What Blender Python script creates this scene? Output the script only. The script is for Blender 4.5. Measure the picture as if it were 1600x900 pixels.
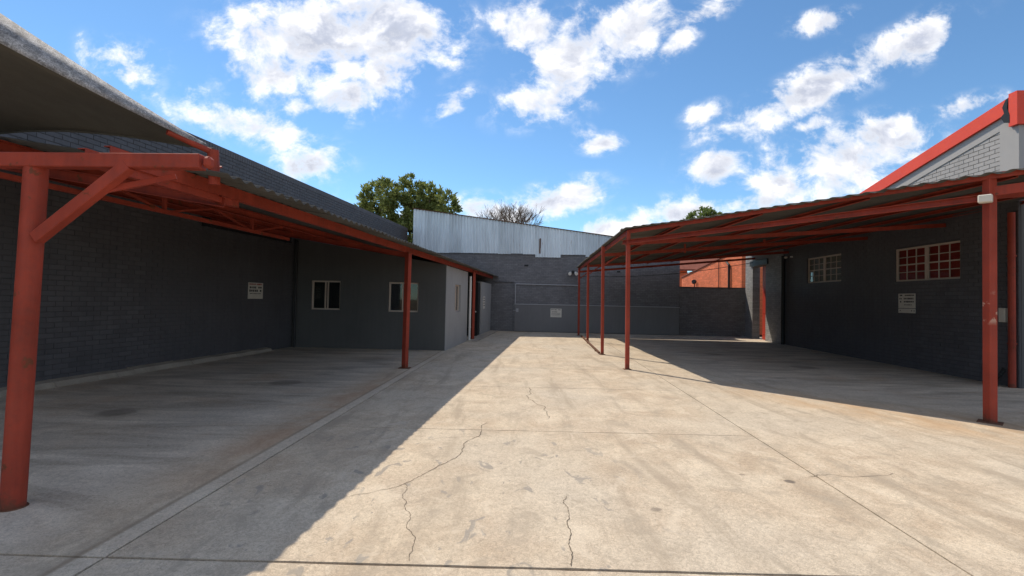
import bpy, bmesh, math, random
from mathutils import Vector, Matrix
random.seed(7)
S = bpy.context.scene
for o in list(bpy.data.objects): bpy.data.objects.remove(o)
C = S.collection
# ------------------------------------------------------------------ camera
cd = bpy.data.cameras.new('Camera'); cam = bpy.data.objects.new('Camera', cd); C.objects.link(cam)
cd.sensor_width = 36; cd.lens = 36*750/1600; cd.clip_start = .05; cd.clip_end = 1500
PITCH, ROLL = math.radians(1.375), .02
cam.matrix_world = Matrix.Translation((0, 0, 1.6)) @ Matrix.Rotation(math.pi/2+PITCH, 4, 'X') @ Matrix.Rotation(ROLL, 4, 'Z')
S.camera = cam
S.render.resolution_x, S.render.resolution_y = 1024, 576
# ------------------------------------------------------------------ light
SUN = Vector((-.455, .583, 1)).normalized()            # towards the sun
EL = math.asin(SUN.z); AZ = math.atan2(SUN.x, SUN.y)   # clockwise from +Y
sl = bpy.data.lights.new('Sun', 'SUN'); sl.energy = 2.45; sl.angle = math.radians(.53); sl.color = (1, .90, .75)
so = bpy.data.objects.new('Sun', sl); C.objects.link(so)
so.rotation_mode = 'QUATERNION'; so.rotation_quaternion = SUN.to_track_quat('Z', 'Y'); so.location = (-20, 25, 40)
S.view_settings.view_transform = 'Standard'; S.view_settings.look = 'None'
S.view_settings.exposure = .85; S.view_settings.gamma = 1; S.view_settings.use_curve_mapping = False

class NT:
    """tiny node-graph helper"""
    def __init__(s, nt): s.t = nt; s.n = nt.nodes; s.l = nt.links
    def add(s, typ, **kw):
        n = s.n.new(typ)
        for k, v in kw.items(): setattr(n, k, v)
        return n
    def put(s, sock, v):
        if v is None: return
        if isinstance(v, bpy.types.NodeSocket): s.l.new(v, sock)
        elif isinstance(v, (tuple, list, Vector)) and len(v) == 3 and sock.type == 'RGBA': sock.default_value = (*v, 1)
        else: sock.default_value = v
    def m(s, op, a, b=None, c=None, clamp=False):
        n = s.add('ShaderNodeMath', operation=op, use_clamp=clamp)
        s.put(n.inputs[0], a); s.put(n.inputs[1], b); s.put(n.inputs[2], c)
        return n.outputs[0]
    def vm(s, op, a, b=None, out=0):
        n = s.add('ShaderNodeVectorMath', operation=op); s.put(n.inputs[0], a); s.put(n.inputs[1], b)
        return n.outputs[out]
    def ramp(s, v, a, b, lo=0., hi=1., smooth=True):
        n = s.add('ShaderNodeMapRange', interpolation_type='SMOOTHSTEP' if smooth else 'LINEAR')
        s.put(n.inputs[0], v)
        for i, x in zip((1, 2, 3, 4), (a, b, lo, hi)): s.put(n.inputs[i], x)
        return n.outputs[0]
    def mix(s, f, a, b, typ='MIX'):
        n = s.add('ShaderNodeMix', data_type='RGBA', blend_type=typ)
        s.put(n.inputs[0], f); s.put(n.inputs[6], a); s.put(n.inputs[7], b)
        return n.outputs[2]
    def noise(s, vec, scale, detail=4, rough=.55, dist=0., out=0):
        n = s.add('ShaderNodeTexNoise'); s.put(n.inputs['Vector'], vec)
        n.inputs['Scale'].default_value = scale; n.inputs['Detail'].default_value = detail
        n.inputs['Roughness'].default_value = rough; n.inputs['Distortion'].default_value = dist
        return n.outputs[out]
    def mapping(s, vec, loc=(0, 0, 0), rot=(0, 0, 0), sc=(1, 1, 1), typ='POINT'):
        n = s.add('ShaderNodeMapping', vector_type=typ); s.put(n.inputs[0], vec)
        n.inputs['Location'].default_value = loc; n.inputs['Rotation'].default_value = rot; n.inputs['Scale'].default_value = sc
        return n.outputs[0]
    def xyz(s, vec):
        n = s.add('ShaderNodeSeparateXYZ'); s.put(n.inputs[0], vec); return n.outputs
    def comb(s, x, y, z=0.):
        n = s.add('ShaderNodeCombineXYZ')
        for i, v in enumerate((x, y, z)): s.put(n.inputs[i], v)
        return n.outputs[0]

# ------------------------------------------------------------------ world: clear sky and broken fair-weather cloud
def make_world():
    w = bpy.data.worlds.new('World'); S.world = w; w.use_nodes = True
    g = NT(w.node_tree); g.n.clear()
    sky = g.add('ShaderNodeTexSky', sky_type='NISHITA', sun_disc=False, sun_elevation=EL, sun_rotation=AZ,
                altitude=1500, air_density=1.0, dust_density=.08, ozone_density=1.2)
    d = g.add('ShaderNodeTexCoord').outputs['Generated']
    x, y, z = g.xyz(d)
    yy = g.m('MAXIMUM', y, .05)
    u = g.m('DIVIDE', x, yy); v = g.m('DIVIDE', z, yy)
    uv = g.comb(u, v, 0.)
    # fractal noise along directions of the sky
    warp = g.vm('SUBTRACT', g.noise(uv, 5.5, 3, .5, out=1), (.5, .5, .5))
    n_ = g.add('ShaderNodeVectorMath', operation='SCALE'); g.l.new(warp, n_.inputs[0]); n_.inputs[3].default_value = .07
    uvw = g.vm('ADD', uv, n_.outputs[0])
    fb = g.noise(g.mapping(uvw, sc=(1, 1.25, 1)), 9.0, 8, .64)
    fb2 = g.noise(g.mapping(uvw, loc=(3, 7, 2)), 4.5, 5, .55)
    # cumulus banks: (direction u, v, half-widths, tilt, weight)
    banks = [(-.40,.55,.25,.135,5,1.),(-.26,.57,.17,.10,-8,1.),(-.50,.47,.13,.07,10,.9),(-.36,.42,.11,.06,0,.9),(-.28,.47,.12,.07,25,.9),(-.13,.53,.05,.06,0,.62),
        (-.80,.50,.09,.035,-10,.62),(-.83,.47,.10,.05,-35,.75),(-.56,.355,.17,.045,-10,.84),(-.45,.395,.06,.028,5,.7),(-.42,.275,.085,.045,10,.9),(-.68,.42,.05,.03,20,.55),
        (.14,.53,.16,.09,35,1.),(.06,.42,.12,.055,15,.9),(.03,.57,.07,.09,60,.85),(.24,.58,.09,.08,20,.95),(.34,.55,.08,.03,45,.72),(.38,.61,.10,.03,20,.66),(.15,.35,.035,.022,-40,.66),
        (-.13,.41,.062,.033,28,.86),(.18,.33,.055,.024,5,.88),
        (.66,.47,.30,.05,27,.95),(.86,.57,.09,.05,38,.9),(.53,.39,.14,.04,20,.8),(.40,.40,.055,.026,20,.75),(.65,.60,.09,.028,12,.8),
        (.43,.285,.085,.05,22,.98),(.69,.30,.20,.09,9,1.),(.78,.36,.12,.055,6,1.),(.57,.25,.11,.05,0,.95),(.95,.43,.08,.024,17,.84),(.86,.305,.09,.035,32,.9),(.62,.38,.06,.02,12,.7),
        (.09,.21,.125,.04,14,.98),(-.06,.19,.075,.035,0,.95),(.02,.185,.15,.035,5,.9),(.36,.185,.15,.045,9,.98),(.20,.15,.12,.03,5,.9),(.50,.21,.11,.03,4,.9),(-.20,.17,.06,.025,0,.7),(-.55,.2,.2,.04,0,.7),(.9,.18,.2,.04,0,.8)]
    f = None
    for (bu, bv, ru, rv, rot, wt) in banks:
        p = g.mapping(uv, loc=(bu, bv, 0), rot=(0, 0, math.radians(rot)), sc=(ru*1.62, rv*1.62, 1), typ='TEXTURE')
        ln = g.vm('LENGTH', p, out=1)
        e = g.ramp(ln, 0., 1., wt, 0.)
        f = e if f is None else g.m('MAXIMUM', f, e)
    # beyond the banks unseen cloud goes on round the sky, thickened for more ambient light
    gen = g.ramp(g.noise(d, 2.6, 4, .5), .40, .60, 0., 1.)
    away = g.m('MAXIMUM', g.m('MAXIMUM', g.ramp(g.m('ABSOLUTE', u), 1.1, 1.35), g.ramp(v, .66, .85)), g.ramp(y, .35, .2))
    f = g.m('MAXIMUM', f, g.m('MULTIPLY', gen, away))
    zz = g.m('MAXIMUM', z, .02)
    fb3 = g.noise(d, 9.0, 5, .6)
    mixn = g.add('ShaderNodeMix', data_type='FLOAT'); g.put(mixn.inputs[0], away); g.put(mixn.inputs[2], fb); g.put(mixn.inputs[3], fb3)
    nz = mixn.outputs[0]
    fld = g.m('ADD', f, g.m('MULTIPLY', g.m('SUBTRACT', nz, .5), 2.7))
    fld = g.m('MULTIPLY', fld, g.ramp(f, .02, .16))
    dens = g.m('MULTIPLY', g.ramp(fld, .30, .96), g.ramp(z, -.02, .03))
    lit = g.noise(g.mapping(uvw, loc=(-.022, .05, 0), sc=(1, 1.25, 1)), 9.0, 5, .6)
    soft = g.noise(g.mapping(uvw, sc=(1, 1.25, 1)), 9.0, 5, .6)
    relief = g.m('MULTIPLY', g.m('SUBTRACT', lit, soft), 2.6)
    wisps = g.m('MULTIPLY', g.ramp(f, .02, .4), g.ramp(nz, .44, .74, 0., .55))
    dens = g.m('MAXIMUM', dens, wisps)
    thick = g.m('MULTIPLY', g.ramp(g.m('ADD', f, g.m('ADD', relief, g.m('MULTIPLY', g.m('SUBTRACT', fb2, .5), .9))), .22, 1.1), g.ramp(fld, .55, 1.1))
    tex = g.ramp(relief, -.5, .5, 1.05, .9)
    white = g.mix(1., (4.5, 4.45, 4.45), g.comb(tex, tex, tex), 'MULTIPLY')
    grey = g.mix(1., (2.15, 2.35, 2.9), g.comb(tex, tex, tex), 'MULTIPLY')
    cl = g.mix(g.m('MULTIPLY', thick, .95), white, grey)
    hs = g.add('ShaderNodeHueSaturation'); hs.inputs['Saturation'].default_value = 1.0; hs.inputs['Value'].default_value = 1.0
    g.l.new(sky.outputs[0], hs.inputs['Color'])
    skyc = g.mix(1., hs.outputs[0], (.435, .575, .63), 'MULTIPLY')
    col = g.mix(dens, skyc, cl)
    bg = g.add('ShaderNodeBackground'); g.l.new(col, bg.inputs[0]); bg.inputs[1].default_value = .15
    out = g.add('ShaderNodeOutputWorld'); g.l.new(bg.outputs[0], out.inputs[0])
    w.cycles.sampling_method = 'MANUAL'; w.cycles.sample_map_resolution = 512
make_world()

# ------------------------------------------------------------------ materials
def material(name, rough=.7, metal=0.):
    m = bpy.data.materials.new(name); m.use_nodes = True
    g = NT(m.node_tree); b = g.n['Principled BSDF']
    b.inputs['Roughness'].default_value = rough; b.inputs['Metallic'].default_value = metal
    b.inputs['Specular IOR Level'].default_value = .28
    return m, g, b
def bump(g, b, h, strength=.3, dist=.01):
    n = g.add('ShaderNodeBump'); n.inputs['Strength'].default_value = strength; n.inputs['Distance'].default_value = dist
    g.put(n.inputs['Height'], h); g.l.new(n.outputs[0], b.inputs['Normal'])
def pos(g): return g.add('ShaderNodeNewGeometry').outputs['Position']
def paint(name, c, var=.25, scale=2., rough=.6, bs=.25, bscale=60, metal=0., wear=None, wear_amt=.0, rnd=0., streak=False, wearz=None, foot=False):
    m, g, b = material(name, rough, metal); p = pos(g)
    n1 = g.noise(p, scale, 4, .6); n2 = g.noise(p, scale*9, 2, .6)
    k = g.m('ADD', g.m('MULTIPLY', g.m('SUBTRACT', n1, .5), var*2.2), g.m('MULTIPLY', g.m('SUBTRACT', n2, .5), var))
    if rnd:
        r = g.add('ShaderNodeObjectInfo').outputs['Random']
        k = g.m('ADD', k, g.m('MULTIPLY', g.m('SUBTRACT', r, .5), rnd))
    if streak:
        ns = g.noise(g.mapping(p, sc=(5, 5, .35)), 2.2, 3, .6)
        k = g.m('ADD', k, g.m('MULTIPLY', g.m('SUBTRACT', ns, .5), var*1.5))
    k = g.m('ADD', k, 1.)
    col = g.mix(1., c, g.comb(k, k, k), 'MULTIPLY')
    if wear:
        wn = g.noise(p, 7., 6, .65)
        wf = g.ramp(wn, .70-wear_amt, .76-wear_amt)
        if wearz:
            zz = g.xyz(p)[2]; wf = g.m('MULTIPLY', wf, g.m('MULTIPLY', g.ramp(zz, wearz[0], wearz[0]+.12), g.ramp(zz, wearz[1], wearz[1]-.2)))
        col = g.mix(wf, col, wear)
    if foot:    # rust creeping up from the ground line
        fz = g.m('ADD', g.xyz(p)[2], g.m('MULTIPLY', g.m('SUBTRACT', g.noise(p, 11, 4, .6), .5), .35))
        col = g.mix(g.ramp(fz, .12, .0, 0., .8), col, (.10, .045, .025))
    g.l.new(col, b.inputs['Base Color'])
    rr = g.ramp(n2, .3, .7, rough-.1, min(1, rough+.12)); g.l.new(rr, b.inputs['Roughness'])
    if bs: bump(g, b, g.noise(p, bscale, 2, .6), bs, .004)
    return m
M = {}
M['char'] = paint('charcoal_brick_paint', (.105, .102, .11), .24, .9, .62, .35, 45, rnd=.22, streak=True)
M['mortar'] = paint('charcoal_mortar', (.085, .082, .088), .2, 3, .8, .4, 60)
M['plaster'] = paint('charcoal_plaster', (.10, .098, .096), .16, .9, .72, .5, 38, streak=True)
M['plaster2'] = paint('grey_bounce_plaster', (.34, .335, .33), .14, .8, .7, .4, 40, streak=True)  # annex yard side paled: sky and bounce light put into the plaster colour
M['gate'] = paint('gate_grey', (.175, .172, .178), .14, .9, .6, .3, 40, streak=True)
M['greybrick'] = paint('light_grey_brick_paint', (.36, .345, .335), .12, 1.5, .65, .3, 45, rnd=.10)
M['greyplaster'] = paint('light_grey_plaster', (.37, .355, .345), .10, 1.1, .7, .3, 45)
M['red'] = paint('red_oxide_steel', (.29, .044, .024), .42, 2.2, .62, .25, 30, wear=(.15, .045, .02), wear_amt=.09, streak=True, foot=True)
M['redworn'] = paint('scraped_red_steel', (.29, .044, .024), .35, 2.2, .62, .25, 30, wear=(.5, .3, .22), wear_amt=.13, streak=True, wearz=(1.35, 1.9), foot=True)
M['redbright'] = paint('bright_red_fascia', (.72, .075, .04), .12, 1.5, .5, .15, 30)
M['reddoor'] = paint('red_door_paint', (.42, .05, .03), .15, 2, .5, .2, 30)
M['cement'] = paint('fibre_cement', (.088, .082, .074), .4, 1.4, .85, .5, 50, wear=(.08, .07, .06), wear_amt=.08, rnd=.25)
M['beige'] = paint('beige_window_paint', (.55, .45, .38), .12, 4, .5, .1, 40)
M['white'] = paint('white_paint', (.7, .68, .64), .1, 4, .5, .1, 40)
M['black'] = paint('black_paint', (.015, .015, .016), .2, 3, .5, .2, 30)
M['darksteel'] = paint('dark_steel', (.03, .03, .033), .3, 3, .5, .2, 30)
M['signface'] = paint('sign_face', (.62, .58, .52), .12, 6, .5, .05, 40)
M['ink'] = paint('sign_ink', (.05, .045, .045), .1, 6, .6, 0)
M['inkred'] = paint('sign_ink_red', (.35, .06, .05), .1, 6, .6, 0)
M['trim'] = paint('pale_grey_pipe', (.36, .36, .38), .12, 4, .5, .1, 40)
M['kerb'] = paint('kerb_concrete', (.36, .31, .255), .35, 3, .9, .6, 40)
M['interior'] = paint('dark_interior', (.02, .02, .02), .2, 2, .8, 0)
M['curtain'] = paint('red_room_wall', (.62, .075, .055), .3, 4, .8, 0)
M['window_back'] = paint('grey_blind', (.5, .5, .44), .2, 5, .8, 0)
M['rust'] = paint('rusty_iron', (.13, .06, .035), .5, 8, .85, .5, 60)
M['bark'] = paint('bark', (.13, .10, .075), .3, 6, .9, .6, 30)
M['barebark'] = paint('pale_bark', (.21, .17, .14), .25, 6, .9, .4, 30)
M['soil'] = paint('dry_soil', (.20, .15, .10), .4, .4, .95, .5, 8)
M['tile'] = paint('roof_tile', (.22, .07, .045), .3, 3, .8, .3, 20)
M['plastic'] = paint('off_white_plastic', (.62, .58, .50), .1, 5, .45, .05, 40)

def glass():
    m, g, b = material('window_glass', .04)
    b.inputs['Base Color'].default_value = (.03, .033, .036, 1)
    tr = g.add('ShaderNodeBsdfTransparent'); tr.inputs[0].default_value = (.75, .78, .78, 1)
    gl = g.add('ShaderNodeBsdfGlossy'); gl.inputs['Roughness'].default_value = .03
    lw_ = g.add('ShaderNodeLayerWeight'); lw_.inputs[0].default_value = .5; fc = g.m('ADD', g.m('MULTIPLY', g.m('POWER', lw_.outputs['Facing'], 4.), .7), .04)
    mx = g.add('ShaderNodeMixShader'); g.l.new(fc, mx.inputs[0]); g.l.new(tr.outputs[0], mx.inputs[1]); g.l.new(gl.outputs[0], mx.inputs[2])
    g.l.new(mx.outputs[0], g.n['Material Output'].inputs[0])
    return m
M['glass'] = glass()

def concrete():
    m, g, b = material('yard_concrete', .85); p = pos(g); X, Y, Z = g.xyz(p)
    big = g.noise(p, .35, 4, .55); mid = g.noise(p, 1.7, 6, .62, .6); fine = g.noise(p, 26, 5, .7, 1.2); grit = g.noise(p, 120, 3, .7)
    # fine trowel squiggles
    vor = g.add('ShaderNodeTexVoronoi', feature='DISTANCE_TO_EDGE'); vor.inputs['Scale'].default_value = 34
    g.l.new(g.vm('ADD', p, g.vm('MULTIPLY', g.noise(p, 14, 3, .6, out=1), (.16, .16, 0))), vor.inputs['Vector'])
    worm = g.ramp(vor.outputs['Distance'], 0., .12)
    base = g.mix(g.ramp(mid, .3, .72), (.45, .35, .25), (.61, .51, .385))
    base = g.mix(g.ramp(big, .38, .66), base, (.52, .445, .35))
    k = g.m('ADD', g.m('MULTIPLY', g.m('SUBTRACT', fine, .5), .95), g.m('ADD', g.m('MULTIPLY', g.m('SUBTRACT', grit, .5), .7), g.m('MULTIPLY', g.m('SUBTRACT', worm, .7), .2)))
    k = g.m('ADD', k, 1.)
    base = g.mix(1., base, g.comb(k, k, k), 'MULTIPLY')
    # long tyre and drainage streaks down the yard
    st = g.noise(g.mapping(p, rot=(0, 0, .25), sc=(2.6, .32, 1)), 1.0, 5, .6, .5)
    base = g.mix(g.ramp(st, .50, .70, 0., .7), base, (.34, .275, .205))
    # flaked grey patches of old screed in the middle of the yard
    fl = g.noise(g.mapping(p, sc=(1., .55, 1)), 5.2, 4, .55, 1.)
    near = g.m('MULTIPLY', g.ramp(g.m('ABSOLUTE', g.m('ADD', X, .6)), 1.1, 2.2, 1., 0.), g.ramp(Y, 7., 5., 0., 1.))
    base = g.mix(g.m('MULTIPLY', g.m('MULTIPLY', g.ramp(fl, .615, .66), near), .8), base, (.29, .26, .225))
    mot = g.noise(g.mapping(p, sc=(1, .7, 1)), 3.3, 7, .7, .8)
    base = g.mix(g.ramp(mot, .50, .66, 0., .6), base, (.36, .30, .23))
    base = g.mix(g.ramp(mot, .46, .33, 0., .4), base, (.68, .585, .46))
    # parking bays: cross-streaked grime, paled in colour to lift the shade under the roofs
    sw = g.noise(g.mapping(p, sc=(.5, 1.9, 1)), 1.0, 6, .65, .8)
    leftbay = g.ramp(g.m('SUBTRACT', X, g.m('MULTIPLY', Y, .045)), -2.85, -3.6)
    rightbay = g.m('MULTIPLY', g.ramp(X, 4.2, 5.6), g.ramp(g.m('ADD', g.m('MULTIPLY', X, 1.1), Y), 14.6, 16.4))
    bay = g.m('MAXIMUM', leftbay, rightbay)
    grime_paled = g.mix(g.ramp(sw, .3, .68), (.38, .32, .255), (.70, .61, .50))
    grime_paled = g.mix(g.ramp(g.noise(p, .9, 5, .6), .5, .72, 0., .6), grime_paled, (.50, .36, .245))
    grime_paled = g.mix(1., grime_paled, g.comb(k, k, k), 'MULTIPLY')
    base = g.mix(g.m('MULTIPLY', bay, .9), base, grime_paled)
    # rust wash beside the left joint
    off = g.m('SUBTRACT', X, g.m('ADD', g.m('MULTIPLY', Y, .042), -2.54))
    r1 = g.m('MULTIPLY', g.ramp(off, -.95, -.25), g.ramp(off, -.14, -.22))
    r1 = g.m('MULTIPLY', r1, g.m('MULTIPLY', g.ramp(Y, 3.2, 5.2), g.ramp(Y, 11., 8.)))
    r1 = g.m('MULTIPLY', r1, g.ramp(g.noise(p, 1.6, 5, .6), .3, .6))
    base = g.mix(g.m('MULTIPLY', r1, .5), base, (.40, .22, .12))
    strip = g.m('MULTIPLY', g.ramp(off, -.17, -.14), g.ramp(off, .0, -.01))
    base = g.mix(g.m('MULTIPLY', strip, .4), base, g.mix(1., (.62, .54, .44), g.comb(k, k, k), 'MULTIPLY'))
    edge = g.m('MULTIPLY', g.ramp(off, -.21, -.175), g.ramp(off, -.135, -.17))
    base = g.mix(g.m('MULTIPLY', edge, .5), base, (.2, .15, .1))
    # red dust where the right bay drains past the post
    dd = g.m('ADD', g.m('MULTIPLY', X, .76), g.m('MULTIPLY', Y, .65))
    r2 = g.m('MULTIPLY', g.m('MULTIPLY', g.ramp(dd, 8.0, 8.8), g.ramp(dd, 10.2, 9.4)), g.ramp(X, 3.0, 5.2))
    r2 = g.m('MULTIPLY', r2, g.ramp(g.noise(g.mapping(p, rot=(0, 0, .86), sc=(1, .4, 1)), 1.8, 5, .6), .3, .62))
    base = g.mix(g.m('MULTIPLY', r2, .55), base, (.50, .31, .16))
    for (ox, oy, rr, am) in ((2.56, 4.39, .055, .8), (2.2, 4.55, .03, .5), (1.15, 3.75, .05, .5), (-5.2, 6.4, .28, .5), (-4.1, 8.8, .35, .45), (7.6, 12.5, .4, .45), (6.4, 15.2, .35, .4)):
        ln = g.vm('LENGTH', g.vm('MULTIPLY', g.vm('SUBTRACT', g.vm('ADD', p, g.vm('MULTIPLY', g.noise(p, 9, 2, .5, out=1), (.05, .05, 0))), (ox+.025, oy+.025, 0)), (1, 1, 0)), out=1)
        base = g.mix(g.ramp(ln, rr, rr*.55, 0., am), base, (.12, .10, .085))
    g.l.new(base, b.inputs['Base Color'])
    g.l.new(g.ramp(mid, .3, .7, .75, .92), b.inputs['Roughness'])
    h = g.m('ADD', g.m('MULTIPLY', fine, .6), g.m('ADD', g.m('MULTIPLY', grit, .3), g.m('MULTIPLY', worm, .35)))
    bump(g, b, h, .55, .006)
    return m
M['concrete'] = concrete()
M['joint'] = paint('joint_dirt', (.035, .03, .026), .4, 20, .95, .5, 60)
M['crack'] = paint('crack_dirt', (.13, .105, .08), .4, 20, .95, 0)

def brick_tex(name, c, mort, sx, scale_h):
    """far brickwork: courses in fine relief. sx = plan vector along the wall"""
    m, g, b = material(name, .7); p = pos(g); X, Y, Z = g.xyz(p)
    s = g.m('ADD', g.m('MULTIPLY', X, sx[0]), g.m('MULTIPLY', Y, sx[1]))
    t = g.add('ShaderNodeTexBrick'); g.l.new(g.comb(s, Z, 0.), t.inputs['Vector'])
    t.inputs['Scale'].default_value = 1; t.inputs['Brick Width'].default_value = .235; t.inputs['Row Height'].default_value = scale_h
    t.inputs['Mortar Size'].default_value = .007; t.inputs['Mortar Smooth'].default_value = .3; t.inputs['Bias'].default_value = -.2
    t.inputs['Color1'].default_value = (*[v*.86 for v in c], 1); t.inputs['Color2'].default_value = (*[v*1.14 for v in c], 1); t.inputs['Mortar'].default_value = (*mort, 1)
    n1 = g.noise(p, 1.2, 5, .6); n2 = g.noise(p, 14, 4, .6)
    k = g.m('ADD', g.m('ADD', g.m('MULTIPLY', g.m('SUBTRACT', n1, .5), .6), g.m('MULTIPLY', g.m('SUBTRACT', n2, .5), .7)), 1.)
    g.l.new(g.mix(1., t.outputs['Color'], g.comb(k, k, k), 'MULTIPLY'), b.inputs['Base Color'])
    bump(g, b, g.m('ADD', g.m('MULTIPLY', t.outputs['Fac'], -1.), g.m('MULTIPLY', n2, .5)), .8, .012)
    return m
M['farbrick'] = brick_tex('back_wall_brick', (.18, .177, .187), (.115, .113, .12), (1, -.07), .085)
M['orange'] = brick_tex('orange_brick', (.74, .19, .08), (.52, .16, .08), (0, 1), .085)

def cladding():
    m, g, b = material('galvanised_cladding', .45, .0); p = pos(g); X, Y, Z = g.xyz(p)
    r = g.add('ShaderNodeObjectInfo').outputs['Random']
    n1 = g.noise(g.mapping(p, sc=(3, 3, .5)), 1.5, 5, .6)
    k = g.m('ADD', g.m('ADD', .84, g.m('MULTIPLY', r, .22)), g.m('MULTIPLY', g.m('SUBTRACT', n1, .5), .6))
    col = g.mix(1., (.66, .71, .755), g.comb(k, k, k), 'MULTIPLY')
    # rust runs with shapes of their own
    rn = g.noise(g.mapping(p, sc=(16, 1, 1.1)), 1.0, 5, .6)
    reg = g.m('MULTIPLY', g.ramp(g.m('ABSOLUTE', g.m('SUBTRACT', X, 1.6)), .6, 2.6, 1., 0.), g.ramp(g.m('ABSOLUTE', g.m('SUBTRACT', Z, 4.55)), .1, .55, 1., 0.))
    col = g.mix(g.m('MULTIPLY', g.ramp(rn, .60, .645), reg), col, (.19, .07, .025))
    tn = g.noise(g.mapping(p, sc=(2.5, 1, 6)), 1.0, 4, .6)
    g.l.new(col, b.inputs['Base Color']); b.inputs['Metallic'].default_value = .25
    return m
M['clad'] = cladding()

def cloth():
    m, g, b = material('shade_net', .9); p = pos(g)
    n1 = g.noise(p, 4, 5, .6); n2 = g.noise(p, 130, 3, .7, 1.5)
    k = g.m('ADD', g.m('ADD', .75, g.m('MULTIPLY', n1, .5)), g.m('MULTIPLY', g.m('SUBTRACT', n2, .5), .9))
    col = g.mix(1., (.13, .122, .102), g.comb(k, k, k), 'MULTIPLY')
    g.l.new(col, b.inputs['Base Color']); bump(g, b, n2, .6, .006)
    tl = g.add('ShaderNodeBsdfTranslucent'); g.l.new(col, tl.inputs[0])
    mx = g.add('ShaderNodeMixShader'); mx.inputs[0].default_value = .12
    g.l.new(b.outputs[0], mx.inputs[1]); g.l.new(tl.outputs[0], mx.inputs[2]); g.l.new(mx.outputs[0], g.n['Material Output'].inputs[0])
    return m
M['net'] = cloth()
def netedge():
    m, g, b = material('sunlit_silver_net', .6); p = pos(g)
    n1 = g.noise(p, 9, 4, .6); n2 = g.noise(p, 45, 4, .7, 2.)
    col = g.mix(g.ramp(g.m('ADD', g.m('MULTIPLY', n1, .4), g.m('MULTIPLY', n2, .7)), .42, .72), (.28, .28, .29), (.88, .88, .90))  # silver weave brightened: sunshine through the net put into the colour
    g.l.new(col, b.inputs['Base Color']); bump(g, b, n2, .7, .006)
    tl = g.add('ShaderNodeBsdfTranslucent'); g.l.new(col, tl.inputs[0])
    mx = g.add('ShaderNodeMixShader'); mx.inputs[0].default_value = .6
    g.l.new(b.outputs[0], mx.inputs[1]); g.l.new(tl.outputs[0], mx.inputs[2]); g.l.new(mx.outputs[0], g.n['Material Output'].inputs[0])
    return m
M['netedge'] = netedge()
def leaf(name, c1, c2):
    m, g, b = material(name, .6); p = pos(g)
    r = g.noise(p, 1.1, 4, .6); r2 = g.noise(p, 7, 2, .5)
    col = g.mix(g.ramp(g.m('ADD', g.m('MULTIPLY', r, .5), g.m('MULTIPLY', r2, .5)), .35, .65), c1, c2)
    g.l.new(col, b.inputs['Base Color'])
    tl = g.add('ShaderNodeBsdfTranslucent'); g.l.new(col, tl.inputs[0])
    mx = g.add('ShaderNodeMixShader'); mx.inputs[0].default_value = .42
    g.l.new(b.outputs[0], mx.inputs[1]); g.l.new(tl.outputs[0], mx.inputs[2]); g.l.new(mx.outputs[0], g.n['Material Output'].inputs[0])
    return m
M['leaf'] = leaf('olive_leaf', (.10, .13, .035), (.31, .35, .11))
M['leaf2'] = leaf('green_leaf', (.08, .12, .028), (.19, .24, .07))

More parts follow.
